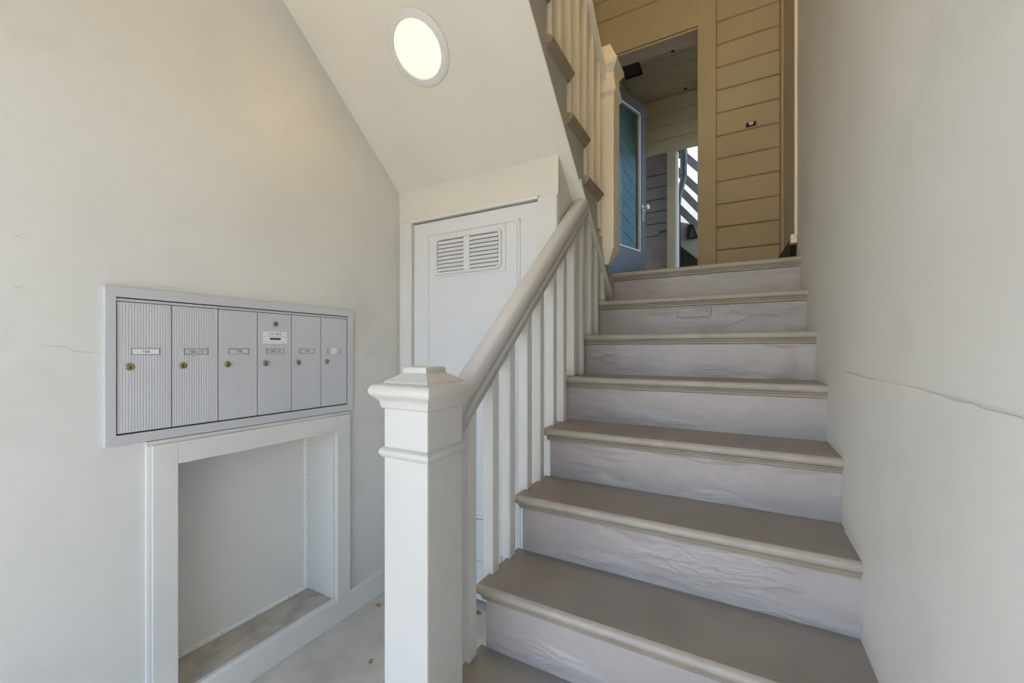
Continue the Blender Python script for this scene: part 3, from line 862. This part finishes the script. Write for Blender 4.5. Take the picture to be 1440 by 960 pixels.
obj('post', MB().box(-0.752, -0.716, 5.98, 6.016, Z8 - 0.12, 2.15), M['black'], post)
obj('post_cap', MB().box(-0.756, -0.712, 5.976, 6.02, 2.15, 2.17), M['black'], post)
scr = tag(empty('slanted_screen', (-0.3, 6.6, 1.8)), 'weathered screen of slanted grey boards before a sunlit wall', 'screen')
for k, (zc, slope) in enumerate(((2.83, 1.15), (2.50, 1.2), (2.25, 1.3), (1.97, 1.22))):
    x0_, x1_ = -1.05, 0.25
    xm = -0.675
    p = [(x0_, zc + slope * (xm - x0_) + 0.075), (x0_, zc + slope * (xm - x0_) - 0.075), (x1_, zc + slope * (xm - x1_) - 0.075), (x1_, zc + slope * (xm - x1_) + 0.075)]
    obj('slat', MB().prism(p, 'y', 6.58, 6.62), M['greyboard'], scr)
obj('screen_post', MB().box(0.22, 0.30, 6.56, 6.64, Z8 - 0.12, 2.6), M['greyboard'], scr)
low = tag(empty('low_wall', (-0.4, 6.4, Z8 - 0.12)), 'low beige stucco wall with dark sloping foot across the court', 'wall')
obj('wall_body', MB().prism([(-0.78, Z8 - 0.12), (0.2, Z8 - 0.12), (0.2, 1.30), (-0.50, 1.66), (-0.60, 1.80), (-0.78, 1.86)], 'y', 6.38, 6.46), M['beige'], low)
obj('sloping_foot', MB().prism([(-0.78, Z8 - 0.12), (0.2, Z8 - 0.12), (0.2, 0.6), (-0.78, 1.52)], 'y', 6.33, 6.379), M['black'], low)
lan = tag(empty('bracket_lantern', (-0.6, 6.36, 1.59)), 'small black triangular bracket fixed to the low court wall', 'bracket')
bt = MB()
bt.prism([(-0.665, 1.79), (-0.61, 1.79), (-0.63, 1.61), (-0.67, 1.59)], 'y', 6.34, 6.379)
obj('arm', bt, M['black'], lan)
obj('strut', MB().prism([(-0.61, 1.79), (-0.59, 1.79), (-0.53, 1.61), (-0.56, 1.61)], 'y', 6.34, 6.379), M['black'], lan)
obj('foot', MB().prism([(-0.67, 1.59), (-0.53, 1.59), (-0.53, 1.615), (-0.67, 1.615)], 'y', 6.345, 6.379), M['black'], lan)

# ------------------------------------------------------------------ dry leaves and specks on the concrete
def leaf(x, y, rot, s, label):
    mb = MB()
    n = 9
    pts = []
    for k in range(n):
        a = 2 * math.pi * k / n
        r_ = s * (1.0 if k % 2 == 0 else 0.62) * random.uniform(0.8, 1.1)
        px_, py_ = r_ * math.cos(a), r_ * 0.7 * math.sin(a)
        pts.append((x + px_ * math.cos(rot) - py_ * math.sin(rot), y + px_ * math.sin(rot) + py_ * math.cos(rot), FL + 0.002 + random.uniform(0, 0.011)))
    vs_ = [(x, y, FL + 0.001)] + pts + [(p[0], p[1], p[2] + 0.0008) for p in [(x, y, FL + 0.001)] + pts]
    fs = [(0, 1 + (k + 1) % n, 1 + k) for k in range(n)] + [(n + 1, n + 2 + k, n + 2 + (k + 1) % n) for k in range(n)]
    fs += [(1 + k, 1 + (k + 1) % n, n + 2 + (k + 1) % n, n + 2 + k) for k in range(n)]
    mb.add(vs_, fs)
    return tag(obj('dry_leaf', mb, M['leafd']), label, 'leaf', 'dry leaves on the concrete floor')
leaf(-1.565, 1.452, 0.5, 0.018, 'curled brown leaf close to the baseboard, just left of the newel')
leaf(-1.306, 1.172, 1.5, 0.013, 'small brown leaf on open concrete left of the newel, nearest the camera')
leaf(-1.100, 1.640, 0.2, 0.020, 'orange-brown leaf by the closet door, behind the railing')
